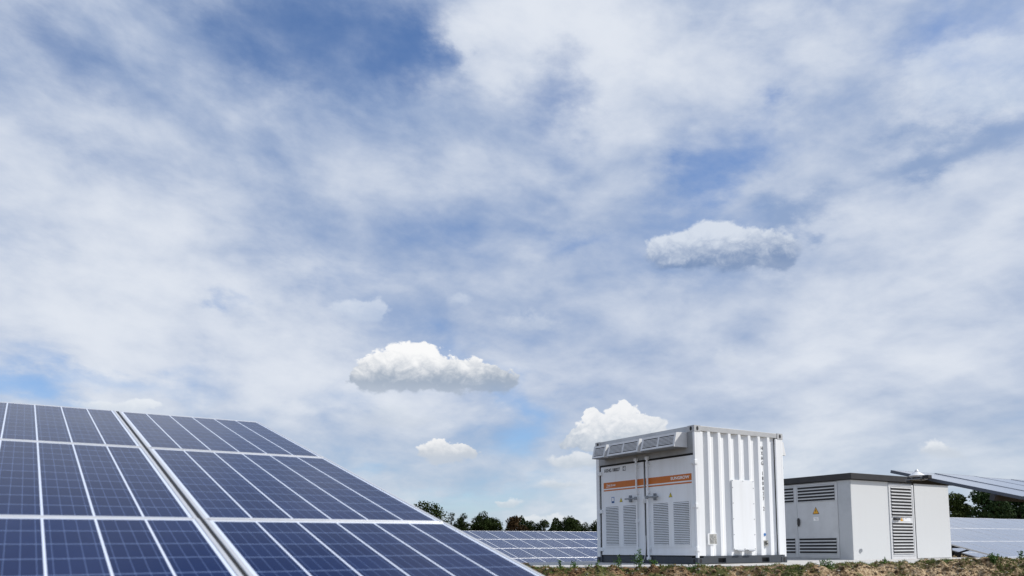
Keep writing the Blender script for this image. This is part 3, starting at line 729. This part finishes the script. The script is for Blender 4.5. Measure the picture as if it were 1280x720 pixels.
def leaves(centers, normals, size, rg):
    k = len(centers)
    a = rg.normal(size=(k, 3)); a /= np.linalg.norm(a, axis=1)[:, None]
    a = a * .8 + normals * .55; a /= np.linalg.norm(a, axis=1)[:, None]
    t = np.cross(a, rg.normal(size=(k, 3))); t /= np.linalg.norm(t, axis=1)[:, None]; s = np.cross(a, t)
    L = (size * rg.uniform(.6, 1.35, k))[:, None]
    v = np.stack([centers - t * L, centers + s * L * .55, centers + t * L, centers - s * L * .55], 1).reshape(-1, 3)
    return v.tolist(), [(4 * i, 4 * i + 1, 4 * i + 2, 4 * i + 3) for i in range(k)]
def tree(name, label, x0, x1, ytop, D, leaf, seed, group, n=5200, size=.16, low=.10):
    rg = np.random.default_rng(seed)
    hx = (x0 + x1) / 2
    d = ray(hx, ytop); X0 = d.x / d.y * D; top = EYE + d.z / d.y * D
    W_ = (x1 - x0) / 1000 * D / 2 * 1.14
    root = empty(name, (X0, D, 0)); tag(root, label, 'tree', group)
    H = top
    tb = MB(); tp = Vector((0, 0, -.2)); r = .030 * H
    lean = rg.normal(size=2) * .03
    pts = [Vector((lean[0] * z, lean[1] * z, z)) for z in np.linspace(-.2, H * .8, 6)]
    for i in range(5): tb.cyl(pts[i], pts[i + 1], r * (1 - i * .17), r * (1 - (i + 1) * .17), k=8)
    # lumps
    lum = []
    for i in range(26):
        dv = rg.normal(size=3); dv /= np.linalg.norm(dv); q_ = rg.uniform(.45, .86)
        lr = rg.uniform(.26, .42) * min(W_, H * .4)
        zc, sz = H * .60, H * .40
        lum.append((np.array([dv[0] * q_ * W_ * .92, dv[1] * q_ * W_ * .92, max(lr * .7, min(H - lr * .86, zc + dv[2] * q_ * sz))]), lr))
    lum.append((np.array([rg.uniform(-.2, .2) * W_, 0, H - .34 * W_]), .36 * W_))
    for c, lr in lum[::2]:
        s0 = pts[min(4, max(1, int(c[2] / H * 4)))]
        tb.cyl(s0, Vector(c), r * .35, r * .12, k=6)
    tb.build('trunk', M['bark'], root)
    vol = np.array([l[1] ** 2 for l in lum]); cnt = (vol / vol.sum() * n).astype(int)
    C_, N_ = [], []
    for (c, lr), k in zip(lum, cnt):
        dv = rg.normal(size=(k, 3)); dv /= np.linalg.norm(dv, axis=1)[:, None]
        rr = lr * rg.uniform(.35, 1.12, k) ** .6
        # twiggy sprays: bias by a coarse angular noise
        w = np.sin(dv[:, 0] * 7 + c[0]) * np.sin(dv[:, 1] * 6 + c[1] * 2) * np.sin(dv[:, 2] * 8)
        rr *= 1 + .22 * w
        pnt = c + dv * rr[:, None] * np.array([1, 1, .85])
        C_.append(pnt); N_.append(dv)
    C_ = np.concatenate(C_); N_ = np.concatenate(N_)
    ok = C_[:, 2] > .15
    v, f = leaves(C_[ok], N_[ok], size * (W_ / 2.6 if W_ < 2.6 else 1), rg)
    cb = MB(); cb.v = v; cb.f = f; cb.m = [0] * len(f)
    cb.build('crown', leaf, root)
TG = 'trees along the far edge of the field'
TREES = [
    ('oak_tree', 'tall dark oak just above the sloping edge of the nearest solar table', 506, 560, 626, 118, 'leaf_dark'),
    ('oak_tree', 'slim small dark tree beside the tall oak', 556, 574, 640, 124, 'leaf_dark'),
    ('oak_tree', 'dark rounded tree between the slim small tree and the open-crowned tree', 569, 592, 641, 120, 'leaf_dark'),
    ('oak_tree', 'open-crowned dark tree with sky showing through its branches', 587, 615, 638.5, 122, 'leaf_dark'),
    ('oak_tree', 'low dark tree touching the left side of the brown tree', 600, 630, 647, 126, 'leaf_dark'),
    ('oak_tree', 'brown-leaved round tree in the distant tree line', 625, 657, 643.5, 113, 'leaf_brown'),
    ('oak_tree', 'small sparse tree touching the right side of the brown tree', 655, 671, 650, 123, 'leaf_dark'),
    ('oak_tree', 'mid-sized bushy tree second to the right of the brown tree', 667, 691, 648.5, 121, 'leaf_dark'),
    ('oak_tree', 'lowest bush-like tree in the gap left of the broad tree by the container', 686, 700, 656, 125, 'leaf_dark'),
    ('oak_tree', 'broad dark green tree nearest the left side of the container', 694, 727, 645.5, 118, 'leaf_dark'),
    ('oak_tree', 'low tree between the broad green tree and the container edge', 722, 740, 652, 124, 'leaf_dark'),
    ('oak_tree', 'tree half hidden behind the left edge of the container', 735, 760, 649, 120, 'leaf_dark'),
    ('oak_tree', 'olive green tree directly right of the kiosk wall', 1172, 1216, 616, 96, 'leaf_olive'),
    ('oak_tree', 'large deep green tree under the edge-on solar table', 1208, 1262, 609, 92, 'leaf_green'),
    ('oak_tree', 'green tree at the right border behind the edge-on solar table', 1252, 1300, 613, 95, 'leaf_green')]
for i, (nm, lab, x0, x1, yt, D, lf) in enumerate(TREES):
    tree(nm, lab, x0, x1, yt, D, M[lf], 100 + i, TG, n=8000 if x0 > 1100 else 5200)
# far belt behind, reads as one mass of undergrowth
def belt():
    rg = np.random.default_rng(5); C_ = []
    for px0, px1, D, top, k in ((490, 790, 132, 5.5, 40000), (1140, 1330, 104, 5.2, 18000)):
        px = rg.uniform(px0, px1, k); xx = (px - 640) / 1000 * D
        hgt = top * (.55 + .55 * vnoise(xx * .55, xx * 0, 9) + .2 * vnoise(xx * 1.9, xx * 0, 12))
        C_.append(np.c_[xx, D + rg.uniform(-1.5, 1.5, k), rg.uniform(0, 1, k) ** .8 * hgt])
    C_ = np.concatenate(C_); v, f = leaves(C_, np.tile([0, -.5, .6], (len(C_), 1)), .17, rg)
    b = MB(); b.v = v; b.f = f; b.m = [0] * len(f)
    tag(b.build('undergrowth', M['leaf_dark']), 'dark undergrowth along the foot of the distant tree line', 'undergrowth', kind='stuff')
belt()

# ------------------------------------------------------------------ bank: clods, stones, grass, weeds
ICO = []
_t = (1 + 5 ** .5) / 2
iv = np.array([(-1, _t, 0), (1, _t, 0), (-1, -_t, 0), (1, -_t, 0), (0, -1, _t), (0, 1, _t), (0, -1, -_t), (0, 1, -_t), (_t, 0, -1), (_t, 0, 1), (-_t, 0, -1), (-_t, 0, 1)]) / 1.902
fi = [(0, 11, 5), (0, 5, 1), (0, 1, 7), (0, 7, 10), (0, 10, 11), (1, 5, 9), (5, 11, 4), (11, 10, 2), (10, 7, 6), (7, 1, 8), (3, 9, 4), (3, 4, 2), (3, 2, 6), (3, 6, 8), (3, 8, 9), (4, 9, 5), (2, 4, 11), (6, 2, 10), (8, 6, 7), (9, 8, 1)]
def scatter(k, r0, r1, ylo, yhi, seed, flat=.75):
    rg = np.random.default_rng(seed)
    x = rg.uniform(.0, 9.3, k); y = rg.uniform(ylo, yhi, k) + crest_y(x)
    r = r0 * (r1 / r0) ** (rg.random(k) ** 3.)
    z = height(x, y) + r * .15
    v = iv[None] * r[:, None, None] * rg.uniform(.65, 1.3, (k, 12, 1)) * np.array([1, 1, flat]) * rg.uniform(.75, 1.3, (k, 1, 3))
    a = rg.uniform(0, 6.28, k); c, s = np.cos(a)[:, None], np.sin(a)[:, None]
    vx = v[..., 0] * c - v[..., 1] * s; vy = v[..., 0] * s + v[..., 1] * c
    v = np.stack([vx + x[:, None], vy + y[:, None], v[..., 2] + z[:, None]], -1)
    b = MB(); b.v = v.reshape(-1, 3).tolist(); b.f = [(p + 12 * i, q_ + 12 * i, w + 12 * i) for i in range(k) for p, q_, w in fi]; b.m = [0] * len(b.f)
    return b
M['stone'] = mat('pale stones', (.50, .46, .39), .9, 0, .5, 9, spec=.2)
tag(scatter(9000, .004, .036, -.95, .22, 21).build('soil_clods', M['soil']), 'crumbly brown and tan soil clods along the bank', 'soil', kind='stuff')
tag(scatter(1500, .005, .026, -.95, .25, 22).build('gravel', M['stone']), 'pale stones scattered through the soil bank', 'gravel', kind='stuff')
def grass_material(name, a, b_):
    m = bpy.data.materials.new(name); m.use_nodes = True; nt = m.node_tree; X.tree = nt
    p = nt.nodes['Principled BSDF']; p.inputs['Roughness'].default_value = .6; p.inputs['Specular IOR Level'].default_value = .2
    t = nt.nodes.new('ShaderNodeTexCoord').outputs['Object']
    nt.links.new(mixc(sstep(noise(t, 14, 3), .35, .65), a, b_), p.inputs['Base Color'])
    return m
M['grass'] = grass_material('short grass', (.070, .12, .018), (.20, .24, .06))
M['weed'] = grass_material('weed leaves', (.045, .105, .020), (.10, .20, .045))
def blades(x, y, z, h, rg, wid=.006):
    k = len(x); a = rg.uniform(0, 6.28, k); l = rg.uniform(.1, .7, k) * h; w = wid * rg.uniform(.7, 1.4, k)
    c, s = np.cos(a), np.sin(a); b_ = rg.uniform(0, 6.28, k)
    p0 = np.c_[x - c * w, y - s * w, z]; p1 = np.c_[x + c * w, y + s * w, z]
    mx_, my_ = x + np.cos(b_) * l * .4, y + np.sin(b_) * l * .4
    p2 = np.c_[mx_ + c * w * .7, my_ + s * w * .7, z + h * .6]; p3 = np.c_[mx_ - c * w * .7, my_ - s * w * .7, z + h * .6]
    p4 = np.c_[x + np.cos(b_) * l, y + np.sin(b_) * l, z + h]
    v = np.stack([p0, p1, p2, p3, p4], 1).reshape(-1, 3).tolist()
    f = []
    for i in range(k): f += [(5 * i, 5 * i + 1, 5 * i + 2, 5 * i + 3), (5 * i + 3, 5 * i + 2, 5 * i + 4)]
    return v, f
def grass():
    rg = np.random.default_rng(31); k = 60000
    x = rg.uniform(0, 9.3, k); yr = rg.uniform(-.75, .55, k); y = yr + crest_y(x)
    dens = vnoise(x * 1.7, y * 2.2, 41) * .6 + vnoise(x * 5, y * 5, 42) * .4
    crest = np.exp(-((yr - .0) / .16) ** 2)
    wt_ = np.where((x > 2.6) & (x < 4.7), .16, 0) + np.where(x > 6.2, .17, 0) + np.where((x > 5.4) & (x < 6.0), -.08, 0)
    ok = dens + crest * .24 + wt_ > .56 + rg.random(k) * .14
    x, y = x[ok], y[ok]
    h = rg.uniform(.015, .055, len(x))
    v, f = blades(x, y, height(x, y) - .01, h, rg, .004)
    b = MB(); b.v = v; b.f = f; b.m = [0] * len(f)
    tag(b.build('grass', M['grass']), 'patches of short green grass on the crest of the soil bank', 'grass', kind='stuff')
grass()
def weed(px, hpx, wpx, label, seed, stems=5, leafy=1., D=12.7, group='weeds on the soil bank'):
    rg = np.random.default_rng(seed); D = D + float(crest_y(np.array([(px - 640) / 1000 * 13.]))[0]) - 12.65; x0 = (px - 640) / 1000 * D
    z0 = float(height(np.array([x0]), np.array([D]))[0])
    h, w = hpx / 1000 * D, wpx / 1000 * D
    root = empty('weed', (x0, D, z0)); tag(root, label, 'weed', group)
    sb = MB(); C_, N_ = [], []
    for i in range(stems):
        a = rg.uniform(0, 6.28); hh = h * rg.uniform(.55, 1.); r = w / 2 * rg.uniform(.1, 1)
        tip = Vector((math.cos(a) * r, math.sin(a) * r * .6, hh))
        base = Vector((tip.x * .25, tip.y * .25, -.02)); mid = base.lerp(tip, .55) + Vector((0, 0, hh * .08))
        sb.cyl(base, mid, .0035, .0025, k=5); sb.cyl(mid, tip, .0025, .001, k=5)
        for k in range(int(22 * leafy)):
            q_ = rg.uniform(.15, 1.05); p = base.lerp(tip, q_)
            C_.append(np.array(p) + rg.normal(size=3) * np.array([.018, .018, .012]) * (1.4 - .7 * q_) * (w / .25 + .4)); N_.append((0, -.2, .7))
    sb.build('stem', M['weed'], root)
    v, f = leaves(np.array(C_), np.array(N_), .016, rg); b = MB(); b.v = v; b.f = f; b.m = [0] * len(f)
    b.build('foliage', M['weed'], root)
weed(700, 11, 12, 'small weed clump by the edge of the nearest solar table', 1, 4)
weed(716, 9, 16, 'low straggling weed second to the left of the container', 2, 5, .7)
weed(733, 9, 14, 'low weed just left of the container corner', 3, 5, .7)
weed(744, 10, 6, 'thin upright weed at the left edge of the container', 4, 3, .7)
weed(770, 17, 16, 'tall loose weed in front of the left container door', 5, 5)
weed(798, 21, 22, 'tallest bushy weed in front of the gap between the container doors', 6, 9)
weed(815, 8, 14, 'flat weed below the locking bar of the right container door', 7, 5)
weed(866, 8, 18, 'low green weed under the bright corner of the container', 8, 7)
weed(886, 9, 8, 'short weed below the data plate of the container', 9, 4)
weed(1028, 13, 20, 'dense round green weed in front of the grey kiosk doors', 10, 12, 1.4)
weed(1100, 6, 14, 'tiny weed in front of the louvred pale door', 11, 5, .8)
weed(1238, 12, 18, 'dense green weed in front of the strut of the pale solar table', 12, 11, 1.3, D=12.5)
weed(1271, 12, 8, 'spiky weed near the right border of the picture', 13, 4)
weed(1180, 6, 16, 'low weed in front of the right end of the kiosk', 14, 5, .8)
